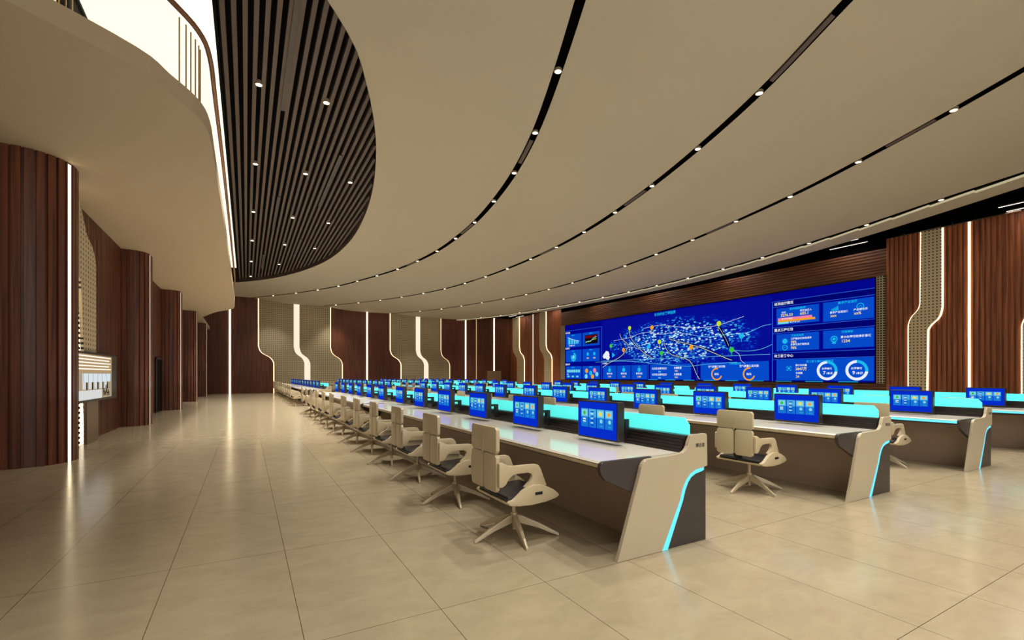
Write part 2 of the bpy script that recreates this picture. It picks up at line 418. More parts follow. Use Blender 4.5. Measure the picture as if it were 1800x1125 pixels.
def perf_group(label, plane, pos, edges, z0, z1, mat, group=None, zt=3.75, drop=1.4, chan=None, ew=0.06, zts=None, elight='led_edge'):
    """edges: (top, bottom) of the first and last border; chan: borders of the lit channel between"""
    t = thing('acoustic_panel', label, 'wall panel', (0, 0, 0), group)
    zts = zts or [zt, zt]
    fs = [sbound(edges[0][0], edges[0][1], zts[0], drop), sbound(edges[1][0], edges[1][1], zts[1], drop)]
    s = 1 if fs[1](z1) > fs[0](z1) else -1
    if chan:
        c0 = sbound(chan[0][0], chan[0][1], zt, drop); c1 = sbound(chan[1][0], chan[1][1], zt, drop)
        panel_between('perforated_board', mat, fs[0], c0, z0, z1, pos, plane, 0.14, t, zt, drop)
        panel_between('perforated_board', mat, c1, fs[1], z0, z1, pos, plane, 0.14, t, zt, drop)
        panel_between('light_channel', M['led_channel'], c0, c1, z0, z1, pos, plane, 0.10, t, zt, drop)
    else:
        panel_between('perforated_board', mat, fs[0], fs[1], z0, z1, pos, plane, 0.14, t, zt, drop)
    for f, sg in ((fs[0], -1), (fs[1], 1)):
        if elight != 'led_edge' and sg > 0: continue
        g = (lambda z, f=f, sg=sg: f(z) + sg * s * ew)
        panel_between('edge_light', M[elight], f, g, z0, z1, pos, plane, 0.09, t, zt, drop)
    return t

perf_group('tall cream perforated back wall panel nearest the aisle, split by a glowing S-shaped channel', 'Y', YB,
           [(0.86, 1.94), (6.15, 7.1)], 0, 7.7, M['perf_x'], chan=[(3.35, 4.15), (3.78, 4.6)])
perf_group('cream perforated back wall panel nearer the far corner, split by a glowing S-shaped channel', 'Y', YB,
           [(11.25, 12.24), (16.0, 16.9)], 0, 7.15, M['perf_x'], chan=[(13.57, 14.35), (14.0, 14.8)])
perf_group('narrow glowing-edged perforated panel on the screen wall, right beside the far corner', 'X', XS,
           [(41.4, 40.5), (40.16, 39.2)], 0, 7.25, M['perf_y'], zt=4.3, drop=1.5)
perf_group('narrow glowing-edged perforated panel just left of the big screen', 'X', XS,
           [(36.4, 35.6), (35.4, 34.45)], 0, 7.25, M['perf_y'], zt=4.3, drop=1.5)
perf_group('narrow glowing-edged perforated panel between the big screen and the right-hand light strip', 'X', XS,
           [(8.24, 8.65), (7.62, 8.1)], 0, 7.25, M['perf_y'], zt=4.3, drop=1.1, zts=[4.5, 4.1], ew=0.05)
perf_group('glowing-edged perforated panel at the right edge of the picture', 'X', XS,
           [(5.0, 5.42), (4.4, 4.85)], 0, 7.25, M['perf_y'], zt=4.1, drop=1.0, ew=0.05)
perf_group('perforated panel with a glowing border above the wall video display', 'L', -3.0,
           [(11.5, 12.78), (12.25, 13.42)], 0, ZM, M['perf_left'], zt=4.3, drop=1.0, ew=0.36, zts=[3.9, 4.8], elight='led_dotted')

def strip(label, loc, h, w=0.09, mat='led_warm', d=0.05, facing='Y', z0=0.0, group='vertical light strips on the walls'):
    t = MB(); x, y = loc
    if facing == 'Y': t.box((x - w/2, y - d, z0), (x + w/2, y, z0 + h))
    else: t.box((x - d, y - w/2, z0), (x, y + w/2, z0 + h))
    o = t.build('light_strip', M[mat]); tag(o, label, 'light strip', group); return o
fy = YB - 0.052
strip('tall vertical light strip on the back wall at the end of the aisle', (-1.1, fy), 7.7, 0.12)
strip('tall vertical light strip between the two perforated back wall panels', (9.2, fy), 7.7, 0.11)
strip('tall vertical light strip on the back wall just right of the perforated panels', (18.6, fy), 7.3, 0.10)
strip('thin dim gold vertical strip on the back wall', (19.75, fy), 7.3, 0.07, 'gold_led')
strip('vertical light strip ending above the tan door in the back wall', (21.72, fy), 5.3, 0.09, z0=1.87)
fx = XS - 0.052
strip('thin dim vertical light strip on the screen wall left of the screen', (fx, 37.6), 7.2, 0.09, 'led_dim', facing='X')
strip('bright vertical light strip on the wood wall right of the big screen', (fx, 6.82), 7.2, 0.055, facing='X')
b = MB(); b.box((20.95, YB - .12, 0), (22.5, YB - .052, 1.86)); o = b.build('door_1', M['tan']); struct(o)
b = MB(); b.box((21.2, YB - .15, 0.9), (21.24, YB - .12, 1.1)); b.build('door_handle', M['gold'], o)

# ------------------------------------------------------------------ wood clad columns on the left
def column(y0, yb, xs, r, xin, ztop, label, big=False):
    """front face at y0, rounded corner of radius r up to the side face at xs, back at yb"""
    t = thing('clad_column', label, 'column', (0, 0, 0), 'wood clad columns along the left wall')
    pts = [Vector((xin, y0))]
    n = 10
    pts.append(Vector((xs - r, y0)))
    for k in range(1, n + 1):
        a = -PI/2 + (PI/2) * k / n
        pts.append(Vector((xs - r + r * math.cos(a), y0 + r + r * math.sin(a))))
    pts.append(Vector((xs, yb)))
    pts.append(Vector((xin, yb)))
    # resample into slats
    seg = []; L = 0
    cum = [0]
    for p, q in zip(pts, pts[1:]): L += (q - p).length; cum.append(L)
    def at(s):
        s = max(0, min(L - 1e-6, s)); i = max(k for k in range(len(cum) - 1) if cum[k] <= s)
        d = (pts[i+1] - pts[i]).normalized(); return pts[i] + d * (s - cum[i]), Vector((d.y, -d.x))
    pitch = 0.125; k = int(L / pitch); w = L / k; prof = []
    for i in range(k):
        for s, h in ((i*w, 0), (i*w + w*.22, 0), (i*w + w*.24, .036), (i*w + w*.96, .036)):
            p, nn = at(s); prof.append(p + nn * h)
    mb = MB(); mb.ribbon([(p.x, p.y, 0) for p in prof], [(p.x, p.y, ztop) for p in prof])
    mb.build('wood_cladding', M['wood_col'], t)
    # light strip at the end of the rounding
    s0 = cum[-3] - (0.18 if big else 0.02); p, nn = at(s0); tt = Vector((-nn.y, nn.x)); w2 = 0.028 if big else 0.02
    a = p + nn * .036 - tt * w2; c = p + nn * .036 + tt * w2
    e = p - nn * .01 + tt * w2; f = p - nn * .01 - tt * w2
    mb = MB(); mb.prism([(q.x, q.y) for q in (a, c, e, f)], 0.0, ztop - 0.03, axis='Z')
    mb.build('light_strip', M['led_warm'] if big else M['led_column'], t)
    return t
M['led_column'] = emit('column_led', (1.0, 0.84, 0.62, 1), 1.0)
column(9.80, 10.52, -2.50, 0.55, -5.5, ZM, 'wood clad column nearest the camera with a bright light strip on its rounded corner', True)
column(16.35, 17.15, -2.42, 0.36, -3.1, ZM, 'slatted wood column just beyond the wall video display', False)
column(23.2, 24.05, -2.38, 0.30, -3.1, ZM, 'slatted wood column just beyond the dark doorway', False)
column(30.1, 30.9, -2.36, 0.30, -3.1, ZM, 'slatted wood column second from the far end of the aisle', False)
column(36.8, 37.6, -2.33, 0.30, -3.1, ZM, 'thin far slatted wood column nearest the back wall', False)

# dark doorway between second and third column
b = MB(); b.box((-3.02, 21.7, 0), (-2.93, 23.15, 2.02)); o = b.build('door_2', M['black']); struct(o)
b = MB(); b.box((-2.93, 21.64, 0), (-2.9, 21.7, 2.08)); b.box((-2.93, 21.64, 2.02), (-2.9, 23.15, 2.08)); b.build('door_frame', M['dark'], o)

# steel access panel under the display
b = MB(); b.box((-2.855, 12.48, 0.0), (-2.80, 13.3, 0.86)); o = b.build('access_panel', M['steel'], bevel=0.006)
tag(o, 'plain brown metal cover panel on the wall below the video display', 'panel')

# wall video display
t = thing('wall_display', 'black framed video display on the left wood wall showing a bright office interior', 'display', (-2.84, 11.55, 0.86))
b = MB(); b.box((0, 0, 0), (0.06, 3.3, 1.02)); b.build('frame', M['bracket'], t, bevel=0.008)
ems = [emit('office_ceiling', srgb(196, 164, 120), .8), emit('office_lamps', (1, .93, .8, 1), 1.2), emit('office_window', srgb(214, 226, 230), 1.0),
       emit('office_desks', srgb(226, 226, 224), .9), emit('office_dark', srgb(40, 36, 34), .6), emit('office_floor', srgb(188, 168, 138), .8)]
b = MB(); X = 0.064
def q(y0, y1, z0, z1, mi, dx=0.0): b.quad([(X + dx, y0, z0), (X + dx, y1, z0), (X + dx, y1, z1), (X + dx, y0, z1)], mi)
YL, YR = 0.04, 2.78
q(YL, YR, 0.05, 0.97, 5); q(YL, YR, 0.60, 0.97, 0, .001)
for k in range(5): z = 0.66 + 0.065 * k; q(YL + .1, YR - .1 - .15 * (k % 2), z, z + 0.024, 1, .002)
q(0.5, YR - .12, 0.40, 0.58, 2, .002)
for k in range(6): q(0.55 + .34 * k, 0.565 + .34 * k, 0.40, 0.58, 4, .003)
q(YL, 1.9, 0.05, 0.24, 3, .003)
for k in range(5): q(0.5 + .4 * k, 0.72 + .4 * k, 0.26, 0.40, 3, .004); q(0.74 + .4 * k, 0.82 + .4 * k, 0.24 , 0.40, 4, .004)
for k in range(12):
    yy = 2.0 + random.random() * .48; zz = 0.07 + random.random() * .2; q(yy, yy + .07, zz, zz + .09, 4, .005)
b.build('picture', ems, t)

# ------------------------------------------------------------------ mezzanine
edge = [(-9.0, 3.2), (-5.0, 4.6), (-3.0, 5.4), (-1.97, 6.02), (-1.07, 6.65), (-0.81, 7.05), (-0.56, 7.5), (-0.46, 8.05), (-0.45, 9.3), (-0.44, 12.8), (-0.455, 20.0), (-0.5, 27.0), (-0.75, 28.6), (-1.42, 30.1), (-2.1, 32.6), (-2.35, 34.0), (-2.4, YB)]
edge = smooth_poly([(x, y, 0) for x, y in edge], 4)
b = MB()
poly = [(-9.0, YB)] + [(p[0], p[1]) for p in edge]
b.prism(poly, ZM, ZM + 0.24, axis='Z')
struct(b.build('ceiling_mezzanine', M['soffit']))

rail_pts = [p for p in edge if p[1] < 33]
t = thing('balustrade', 'glass balustrade with a slim curved wooden handrail along the mezzanine edge', 'balustrade', (0, 0, 0))
b = MB(); b.tube([(p[0] - .0, p[1], 6.0) for p in rail_pts], 0.034, 10); b.build('handrail', M['handrail'], t, smooth=True)
b = MB()
b.ribbon([(p[0] - .06, p[1], ZM + .24) for p in rail_pts], [(p[0] - .06, p[1], 5.98) for p in rail_pts])
b.build('glass_panel', M['glass'], t, smooth=True)
for x, y in ((-0.74, 7.26), (-0.68, 7.37), (-0.64, 7.50), (-0.60, 7.63), (-0.57, 7.75), (-0.56, 7.84)):
    b = MB(); b.cyl((x, y, ZM + .24), 0.008, 0.86, 8); b.build('rod', M['gold'], t)

# column of the upper floor, with brass ribs
t = thing('upper_column', 'dark upper-floor column with vertical brass and light strips above the mezzanine', 'column', (0, 0, ZM + .24))
b = MB(); b.prism([(-5.0, 9.9), (-2.72, 9.9), (-2.5, 10.15), (-2.5, 11.0), (-5.0, 11.0)], 0, 2.9, axis='Z'); b.build('shaft', M['black'], t)
for k in range(7):
    x = -2.82 + k * 0.06
    y = 9.88 if k < 3 else 9.88 + (k - 2.4) * .075
    b = MB(); b.box((x - .008, y - .02, 0), (x + .008, y, 2.9)); b.build('brass_rib', M['gold'], t)
b = MB(); b.box((-2.64, 9.9, 0), (-2.60, 9.94, 2.9)); b.build('light_strip', M['led_column'], t)

# ------------------------------------------------------------------ upper ceilings
S1 = interp([(0.0, -3), (2.9, 2.2), (4.719, 6.068), (5.424, 7.691), (6.28, 9.86), (6.971, 12.079), (7.503, 14.423), (7.871, 16.678), (8.08, 19.2), (8.13, 21.487), (7.97, 23.8), (7.45, 27.0), (6.50, 30.4), (5.2, 34.2), (3.183, 38.002), (0.846, 41.348)])
S2 = interp([(4.2, -3), (6.7, 1.0), (8.079, 3.731), (9.019, 5.56), (9.87, 7.624), (10.579, 9.678), (11.171, 11.774), (11.682, 14.004), (12.06, 16.3), (12.32, 20.589), (12.154, 25.199), (11.4, 30.044), (10.1, 33.821), (8.095, 37.952), (5.9, 41.3)])
S3 = interp([(9.0, -3), (12.265, 2.802), (12.821, 3.9), (13.639, 5.727), (14.466, 7.803), (15.11, 9.918), (15.654, 12.041), (16.478, 16.52), (16.95, 21.432), (16.55, 28.161), (15.5, 32.51), (13.285, 38.637), (11.3, 41.723)])
S4 = interp([(15.4, -3), (18.018, 4.116), (18.55, 6), (19.25, 8.1), (20.1, 11.2), (20.75, 14), (21.25, 17.8), (21.45, 21.9), (21.35, 25), (21.1, 29), (20.7, 32.5), (20.15, 35.7), (19.1, 39.06), (17.5, 42)])
S5 = interp([(16.4, -3), (19.05, 4.35), (19.55, 5.7), (20.1, 7.3), (20.75, 9.4), (21.4, 12), (21.95, 15), (22.3, 18.4), (22.35, 22), (22.2, 26), (21.95, 29.5), (21.5, 33), (20.7, 35.5), (19.8, 38), (18.2, 42)])
SL = interp([(-0.9, 5.9), (0.4, 7.2), (1.33, 8.349), (1.693, 8.89), (2.209, 10.084), (2.701, 11.53), (3.452, 14.732), (3.942, 18.483), (4.073, 22.725), (3.638, 26.824), (2.556, 30.511), (0.852, 33.852), (-0.65, 35.714)])
YS = [YN + 0.5 * k for k in range(int((YB - YN) / 0.5) + 1)]
ZA, ZBs, ZC, ZD, ZE = 7.5, 7.2, 6.95, 6.8, 6.72
hw = 0.098
def tier(fa, fb, za, zb, prof):
    mb = MB(); rows = []
    for t, s in prof: rows.append([(fa(y) + (fb(y) - fa(y)) * t, y, za + (zb - za) * s) for y in YS])
    for A, B in zip(rows, rows[1:]): mb.ribbon(A, B)
    return mb
PR = [(0, 0), (.08, .16), (.16, .38), (.25, .6), (.35, .80), (.46, .94), (.6, 1.0), (.8, 1.0), (1.0, 1.0)]
def left_limit(y): return SL(y) if 6.2 < y < 35.6 else -9.0
struct(tier(left_limit, lambda y: S1(y) - hw, ZA, ZA, [(k / 6, 0) for k in range(7)]).build('ceiling_tier', M['ceiling'], weld=True, smooth=True))
struct(tier(lambda y: S1(y) + hw, lambda y: S2(y) - hw, ZA, ZBs, PR).build('ceiling_tier', M['ceiling'], weld=True, smooth=True))
struct(tier(lambda y: S2(y) + hw, lambda y: S3(y) - hw, ZBs, ZC, PR).build('ceiling_tier', M['ceiling'], weld=True, smooth=True))
struct(tier(lambda y: S3(y) + hw, lambda y: S4(y) - hw, ZC, ZD, PR).build('ceiling_tier', M['ceiling'], weld=True, smooth=True))
b = MB()
YF = []; XF = []; STEP = 1.15
for k in range(int((YB - YN) / STEP)):
    for fr in (0.0, .5, .995): y = YN + STEP * (k + fr); YF.append(y); XF.append(S4(y) + .02 + .11 * fr)
b.ribbon([(x, y, ZE) for x, y in zip(XF, YF)], [(S5(y), y, ZE) for y in YF])
b.ribbon([(S5(y), y, ZE) for y in YS], [(S5(y), y, 7.3) for y in YS])
struct(b.build('ceiling_rim', M['ceiling']))
b = MB(); b.ribbon([(x, y, ZE - .002) for x, y in zip(XF, YF)], [(x, y, ZE + .055) for x, y in zip(XF, YF)])
b.ribbon([(x, y, ZE - .003) for x, y in zip(XF, YF)], [(x + .035, y, ZE - .003) for x, y in zip(XF, YF)])
tag(b.build('cove_light', M['cove_led']), 'thin warm cove light line along the outermost ceiling band above the screen side', 'light')
# rim round the slatted oval
b = MB(); yy = [6.2 + (35.6 - 6.2) * k / 70 for k in range(71)]
b.ribbon([(SL(y), y, ZA - .01) for y in yy], [(SL(y), y, 7.95) for y in yy]); struct(b.build('trim_1', M['slat']))
# slots between the bands
for nm, f, z in (('trim_2', S1, ZA), ('trim_3', S2, ZBs), ('trim_4', S3, ZC), ('trim_5', S4, ZD)):
    mb = MB()
    ex = .07 if nm == 'trim_5' else 0
    mb.ribbon([(f(y) - hw, y, z + .035) for y in YS], [(f(y) + hw + ex, y, z + .035) for y in YS])
    for s in ((-1, 1) if nm != 'trim_5' else (-1,)): mb.ribbon([(f(y) + s * hw, y, z - .002) for y in YS], [(f(y) + s * hw, y, z + .035) for y in YS])
    struct(mb.build(nm, M['slot']))
# black ceiling beside the screen wall, roof above everything
b = MB(); b.box((14, YN, 7.2), (XS, YB, 7.28)); struct(b.build('ceiling_black', M['black_gloss']))
b = MB(); b.box((-9, YN, 8.0), (XS + .2, YB + .2, 8.1)); struct(b.build('ceiling', M['black']))
# slats of the oval
b = MB(); x = -0.40; pitch = 0.172
def yrange(x):
    ys = [y for y in [6.0 + .1 * k for k in range(298)] if SL(y) > x]
    return (min(ys), max(ys)) if ys else None
while x < 4.1:
    r = yrange(x + .04)
    if r and r[1] - r[0] > .3: b.box((x, r[0], 7.68), (x + .078, r[1], 7.80))
    x += pitch
struct(b.build('ceiling_slats', M['slat']))
b = MB(); b.box((-0.50, 5.5, 7.66), (-0.45, 35.6, 7.95)); struct(b.build('trim_6', M['black']))
# luminous ceiling over the void
b = MB(); b.box((-2.45, 4.0, 7.74), (-0.51, 32.0, 7.80)); o = b.build('luminous_ceiling_panel', M['luminous'])
tag(o, 'long glowing cream luminous ceiling panel over the void beside the mezzanine', 'ceiling light')
b = MB(); b.box((-9, YN, 7.70), (-2.46, 35.6, 7.78)); b.box((-2.46, 32.02, 7.70), (-0.51, 35.6, 7.78)); struct(b.build('ceiling_upper', M['black']))

# ------------------------------------------------------------------ downlights
def make_downlight():
    t = thing('downlight', '', 'downlight', (0, 0, 0))
    b = MB(); n = 20
    for r0, r1 in ((0.062, 0.078),):
        A = [(math.cos(2*PI*k/n)*r0, math.sin(2*PI*k/n)*r0, -0.030) for k in range(n+1)]
        B = [(math.cos(2*PI*k/n)*r1, math.sin(2*PI*k/n)*r1, -0.026) for k in range(n+1)]
        C = [(math.cos(2*PI*k/n)*r1, math.sin(2*PI*k/n)*r1, 0.05) for k in range(n+1)]
        b.ribbon(A, B); b.ribbon(B, C)
    b.build('trim_ring', M['leg'], t)
    b = MB(); b.cyl((0, 0, -0.027), 0.062, 0.012, 20); b.build('lens', M['lens'], t)
    return t
spot_data = bpy.data.lights.new('spot_lamp', 'SPOT')
spot_data.energy = 570; spot_data.color = (1.0, 0.985, 0.93); spot_data.spot_size = math.radians(86); spot_data.spot_blend = 0.7
spot_data.shadow_soft_size = 0.12
spot_data.specular_factor = .3
spot_oval = spot_data.copy(); spot_oval.energy = 1150
DL = make_downlight(); first = True
def add_downlight(loc, label, group, data=None):
    global first
    if first: DL.location = loc; tag(DL, label, group=group); first = False
    else: copy_tree(DL, loc, label, group)
    l = bpy.data.objects.new('spot_lamp', data or spot_data); COL.objects.link(l); l.location = (loc[0], loc[1], loc[2] - 0.06)
def along(f, ystart, ystop, step):
    y = ystart
    while y < ystop:
        yield (f(y), y)
        d = (f(y + .01) - f(y)) / .01; y += step / math.sqrt(1 + d * d)
for f, z, y0, nm, desc in ((S1, ZA, 7.7, 'innermost', 'curved slot nearest the slatted oval'), (S2, ZBs, 5.85, 'second', 'second curved slot from the oval'),
                   (S3, ZC, 3.95, 'third', 'third curved slot from the oval'), (S4, ZD, 6.0, 'outermost', 'outermost curved slot near the screen')):
    for k, (x, y) in enumerate(along(f, y0, 40.6, 2.42)):
        n = (ORD + ['thirteenth', 'fourteenth', 'fifteenth', 'sixteenth', 'seventeenth', 'eighteenth', 'nineteenth', 'twentieth'])[k]
        add_downlight((x, y, z + 0.01), 'round downlight, %s from the camera in the %s' % (n, desc), 'downlights in the ' + desc)
SLG = []
for j, y in enumerate((11.45, 15.8, 20.45, 24.85, 29.4, 33.85)):
    for i, x in enumerate((0.235, 1.6, 2.93)):
        if SL(y) - x > .25:
            add_downlight((x, y, 7.68), 'round downlight in the dark slatted oval, %s row away, %s column' % (ORD[j], ('left', 'middle', 'right')[i]), 'downlights in the slatted oval', spot_oval)
# the same lamps carry on above and behind the camera
for f, z, ys in ((S1, ZA, (5.3, 3.2, 1.0, -1.2)), (S2, ZBs, (3.6, 1.4, -.8)), (S3, ZC, (1.8, -.4)), (S4, ZD, (3.7, 1.4))):
    for y in ys:
        l = bpy.data.objects.new('spot_lamp', spot_data); COL.objects.link(l); l.location = (f(y), y, z - .05)
# grilles in the slots
GR = []
def grille(f, z, y0, y1, label, w=0.055):
    mb = MB(); ys = [y0 + (y1 - y0) * k / 8 for k in range(9)]
    mb.ribbon([(f(y) - w, y, z - .006) for y in ys], [(f(y) + w, y, z - .006) for y in ys])
    for s in (-1, 1): mb.ribbon([(f(y) + s*w, y, z - .006) for y in ys], [(f(y) + s*w, y, z + .04) for y in ys])
    o = mb.build('air_grille', M['slat']); tag(o, label, 'air grille', 'linear air grilles in the ceiling slots')
for f, z, spans, desc in ((S1, ZA, ((10.3, 11.6), (17.2, 18.6), (24, 25.4)), 'innermost ceiling slot'), (S2, ZBs, ((4.0, 5.5), (10.7, 12.0), (17.5, 18.9), (24.5, 26)), 'second ceiling slot'),
                          (S3, ZC, ((4.3, 5.4), (10.8, 12.2), (17.6, 19), (24.4, 25.8)), 'third ceiling slot')):
    for k, (a, c) in enumerate(spans): grille(f, z, a, c, 'dark linear air grille, %s from the camera in the %s' % (ORD[k], desc))
for k, (x, y0, y1) in enumerate(((0.75, 7.8, 12.3), (2.35, 14.0, 18.6), (1.0, 18.3, 22.5), (2.2, 23.5, 27.5), (0.8, 27.5, 31))):
    b = MB(); b.box((x - .05, y0, 7.655), (x + .05, y1, 7.68)); o = b.build('air_grille', M['dark'])
    tag(o, 'dark linear grille across the slatted oval, %s from the camera' % ORD[k], 'air grille', 'linear grilles in the slatted oval')
# linear lamps on the black ceiling
for k in range(7):
    y = 5.0 + 5.75 * k
    for j, x in enumerate((22.5, 23.3)):
        if x < S5(y) + .1: continue
        o = thing('linear_lamp', 'white linear ceiling lamp, %s pair from the camera end, %s side' % (ORD[k], ('room', 'screen wall')[j]), 'ceiling lamp', (x, y, 7.12), 'linear lamps on the black ceiling')
        b = MB(); b.box((-.025, -.76, 0.05), (.025, .76, 0.08)); b.build('housing', M['leg'], o)
        b = MB(); b.box((-.018, -.75, 0.044), (.018, .75, 0.052)); b.build('diffuser', M['linear'], o)
        l = bpy.data.lights.new('linear_lamp_light', 'AREA'); l.shape = 'RECTANGLE'; l.size = .05; l.size_y = 1.5; l.energy = 8; l.color = (1, .93, .84)
        lo = bpy.data.objects.new('linear_lamp_light', l); COL.objects.link(lo); lo.location = (x, y, 7.14)
b = MB(); b.box((23.30, 5.4, 7.10), (23.34, 8.9, 7.13))
for y in (5.6, 7.2, 8.7): b.box((23.31, y, 7.13), (23.33, y + .02, 7.2))
tag(b.build('ceiling_track', M['steel']), 'long thin grey metal track under the black ceiling right of the screen', 'track')

# ------------------------------------------------------------------ the big screen
t = thing('video_wall', 'giant blue video wall showing a city map and statistics panels', 'video wall', (XS - .16, 32.35, 1.10))
W, H = 22.53, 4.50
b = MB(); b.box((0.0, -W - .04, -.03), (.10, .04, H + .03)); b.build('housing', M['black'], t, bevel=.01)
EM = {}
def em(n, c, s=0.95): EM[n] = (len(EM), emit('screen_' + n, c, s)); return EM[n][0]
bg = em('navy', srgb(4, 6, 140)); cardm = em('card', srgb(6, 76, 205)); headm = em('head_band', srgb(2, 4, 112)); linem = em('line', srgb(50, 110, 235))
wh = em('white', srgb(240, 246, 255)); cy = em('cyan', srgb(30, 190, 240)); yl = em('amber', srgb(250, 225, 140)); og = em('orange', srgb(245, 165, 30))
pk = em('pink', srgb(255, 130, 170)); gn = em('green', srgb(60, 200, 60)); lm = em('lime', srgb(200, 225, 40)); sky = em('pale_cyan', srgb(120, 225, 245)); bk = em('black', srgb(16, 8, 14)); rd = em('dark_red', srgb(110, 10, 16)); road = em('road', srgb(235, 240, 250)); cardl = em('card_light', srgb(20, 95, 220)); darkroad = em('dark_road', srgb(2, 4, 60))
# layers sit a few millimetres in front of each other
b = MB()
def P(s, z, l): return (-.004 - .0025 * l, -s, z - 1.10)
def rect(s0, s1, z0, z1, mi, l): b.quad([P(s0, z0, l), P(s1, z0, l), P(s1, z1, l), P(s0, z1, l)], mi)
def disc(s, z, r, mi, l, n=20): b.quad([P(s + r * math.cos(2*PI*k/n), z + r * math.sin(2*PI*k/n), l) for k in range(n)], mi)
def arc(s, z, r0, r1, a0, a1, mi, l, n=28):
    A = [P(s + r0*math.cos(a0+(a1-a0)*k/n), z + r0*math.sin(a0+(a1-a0)*k/n), l) for k in range(n+1)]
    B = [P(s + r1*math.cos(a0+(a1-a0)*k/n), z + r1*math.sin(a0+(a1-a0)*k/n), l) for k in range(n+1)]
    b.ribbon(A, B, mi)
def line(pts, w, mi, l):
    A, B = [], []
    for i, p in enumerate(pts):
        a = Vector(pts[max(0, i-1)]); c = Vector(pts[min(len(pts)-1, i+1)]); d = (c - a).normalized(); n = Vector((-d.y, d.x)) * w / 2
        A.append(P(p[0] + n.x, p[1] + n.y, l)); B.append(P(p[0] - n.x, p[1] - n.y, l))
    b.ribbon(A, B, mi)
def txt(s, z, body, size, mi, l=6, al='LEFT'): poly_area_text(body, size, b, mi, lambda u, v: P(s + u, z + v, l), al)
rect(0, W, 1.10, 5.60, bg, 0)
# right hand block
line([(18.02, 1.1), (18.02, 5.17)], .03, linem, 3)
for z in (5.17, 4.88, 3.84, 3.54, 2.53, 2.215): line([(18.02, z), (W, z)], .018, linem, 3)
for z0, z1 in ((4.88, 5.17), (3.54, 3.84), (2.215, 2.53)): rect(18.02, W, z0, z1, headm, 1)
for s0, s1, z0, z1 in ((18.23, 20.27, 3.96, 4.79), (20.45, 22.5, 3.90, 4.80), (18.23, 20.27, 2.64, 3.48), (20.45, 22.5, 2.65, 3.48), (18.23, 22.5, 1.17, 2.19)): rect(s0, s1, z0, z1, cardm, 1)
for z, tt in ((4.97, '经济运行情况'), (3.64, '重点工程项目'), (2.33, '政务服务中心')): txt(18.12, z, tt, .16, wh)
txt(19.28, 4.66, '经济指标数据', .13, cy, al='CENTER'); txt(21.48, 4.66, '数字产业发展', .13, cy, al='CENTER')
txt(18.49, 4.53, 'GDP', .11, wh); txt(18.45, 4.36, '3276.53', .19, yl); txt(19.40, 4.53, '税收总收入', .11, wh); txt(19.40, 4.36, '603.1', .19, yl)
rect(18.31, 19.96, 4.19, 4.30, pk, 3); rect(18.31, 20.10, 4.09, 4.19, og, 3); rect(18.31, 18.85, 4.00, 4.09, sky, 3)
txt(18.5, 4.21, '第一产业 增加值', .08, wh); txt(18.9, 4.02, '第三产业 4.2%', .08, wh)
for k in range(5): rect(20.82 + .06*k, 20.86 + .06*k, 4.37, 4.42 + .03*k, cy, 3)
line([(20.8, 4.44), (20.95, 4.5), (21.1, 4.58)], .02, cy, 4)
txt(20.75, 4.26, '数字产业增加值', .11, wh); txt(20.77, 4.10, 'xxx', .17, yl)
arc(21.98, 4.45, .12, .15, 0, 2*PI, cy, 3); line([(21.9, 4.40), (21.98, 4.5), (22.06, 4.40)], .02, cy, 3)
txt(21.72, 4.28, '产业增长率', .11, wh); txt(21.74, 4.11, 'xx%', .17, yl)
txt(19.28, 3.33, '项目完成率', .12, cy, al='CENTER'); txt(21.48, 3.33, '行政审批', .12, cy, al='CENTER')
disc(18.66, 3.12, .13, cy, 3); arc(18.66, 2.80, .11, .14, 0, 2*PI, cy, 3); line([(18.58, 2.77), (18.64, 2.83), (18.68, 2.79), (18.75, 2.86)], .02, cy, 4)
txt(18.95, 3.18, '工程建设项目完成率', .11, wh); txt(18.95, 3.00, '78%', .17, yl); txt(18.95, 2.89, '投资项目按期完成', .11, wh); txt(18.95, 2.71, '78%', .17, yl)
arc(20.92, 3.08, .11, .15, 0, 2*PI, cy, 3); disc(20.92, 3.08, .07, cy, 3); rect(20.84, 21.0, 2.86, 2.93, cy, 3)
txt(21.2, 3.10, '累计办理行政审批事项', .12, wh); txt(21.22, 2.90, '1234', .18, yl)
txt(20.3, 2.03, '政务服务事项办理情况', .12, cy, al='CENTER')
for k in range(4): arc(18.86, 1.75, .11, .14, PI/2*k + .3, PI/2*k + 1.3, cy, 3, 6)
disc(18.86, 1.75, .06, cy, 3)
txt(19.18, 1.86, '累计访问量', .11, wh); txt(19.18, 1.66, '2847万', .18, yl); txt(19.2, 1.48, '在线数', .11, wh); txt(19.2, 1.29, '24', .17, yl)
for s, n, d in ((20.62, '7', '/本月'), (21.84, '9', '/本周')):
    arc(s, 1.63, .33, .45, PI/2, 2*PI + .2*0, wh, 3); arc(s, 1.63, .33, .45, -0.15, PI/2, cy, 4)
    txt(s, 1.68, '办理事项', .11, wh, al='CENTER'); txt(s - .17, 1.45, n, .22, wh); txt(s - .02, 1.46, d, .12, wh)
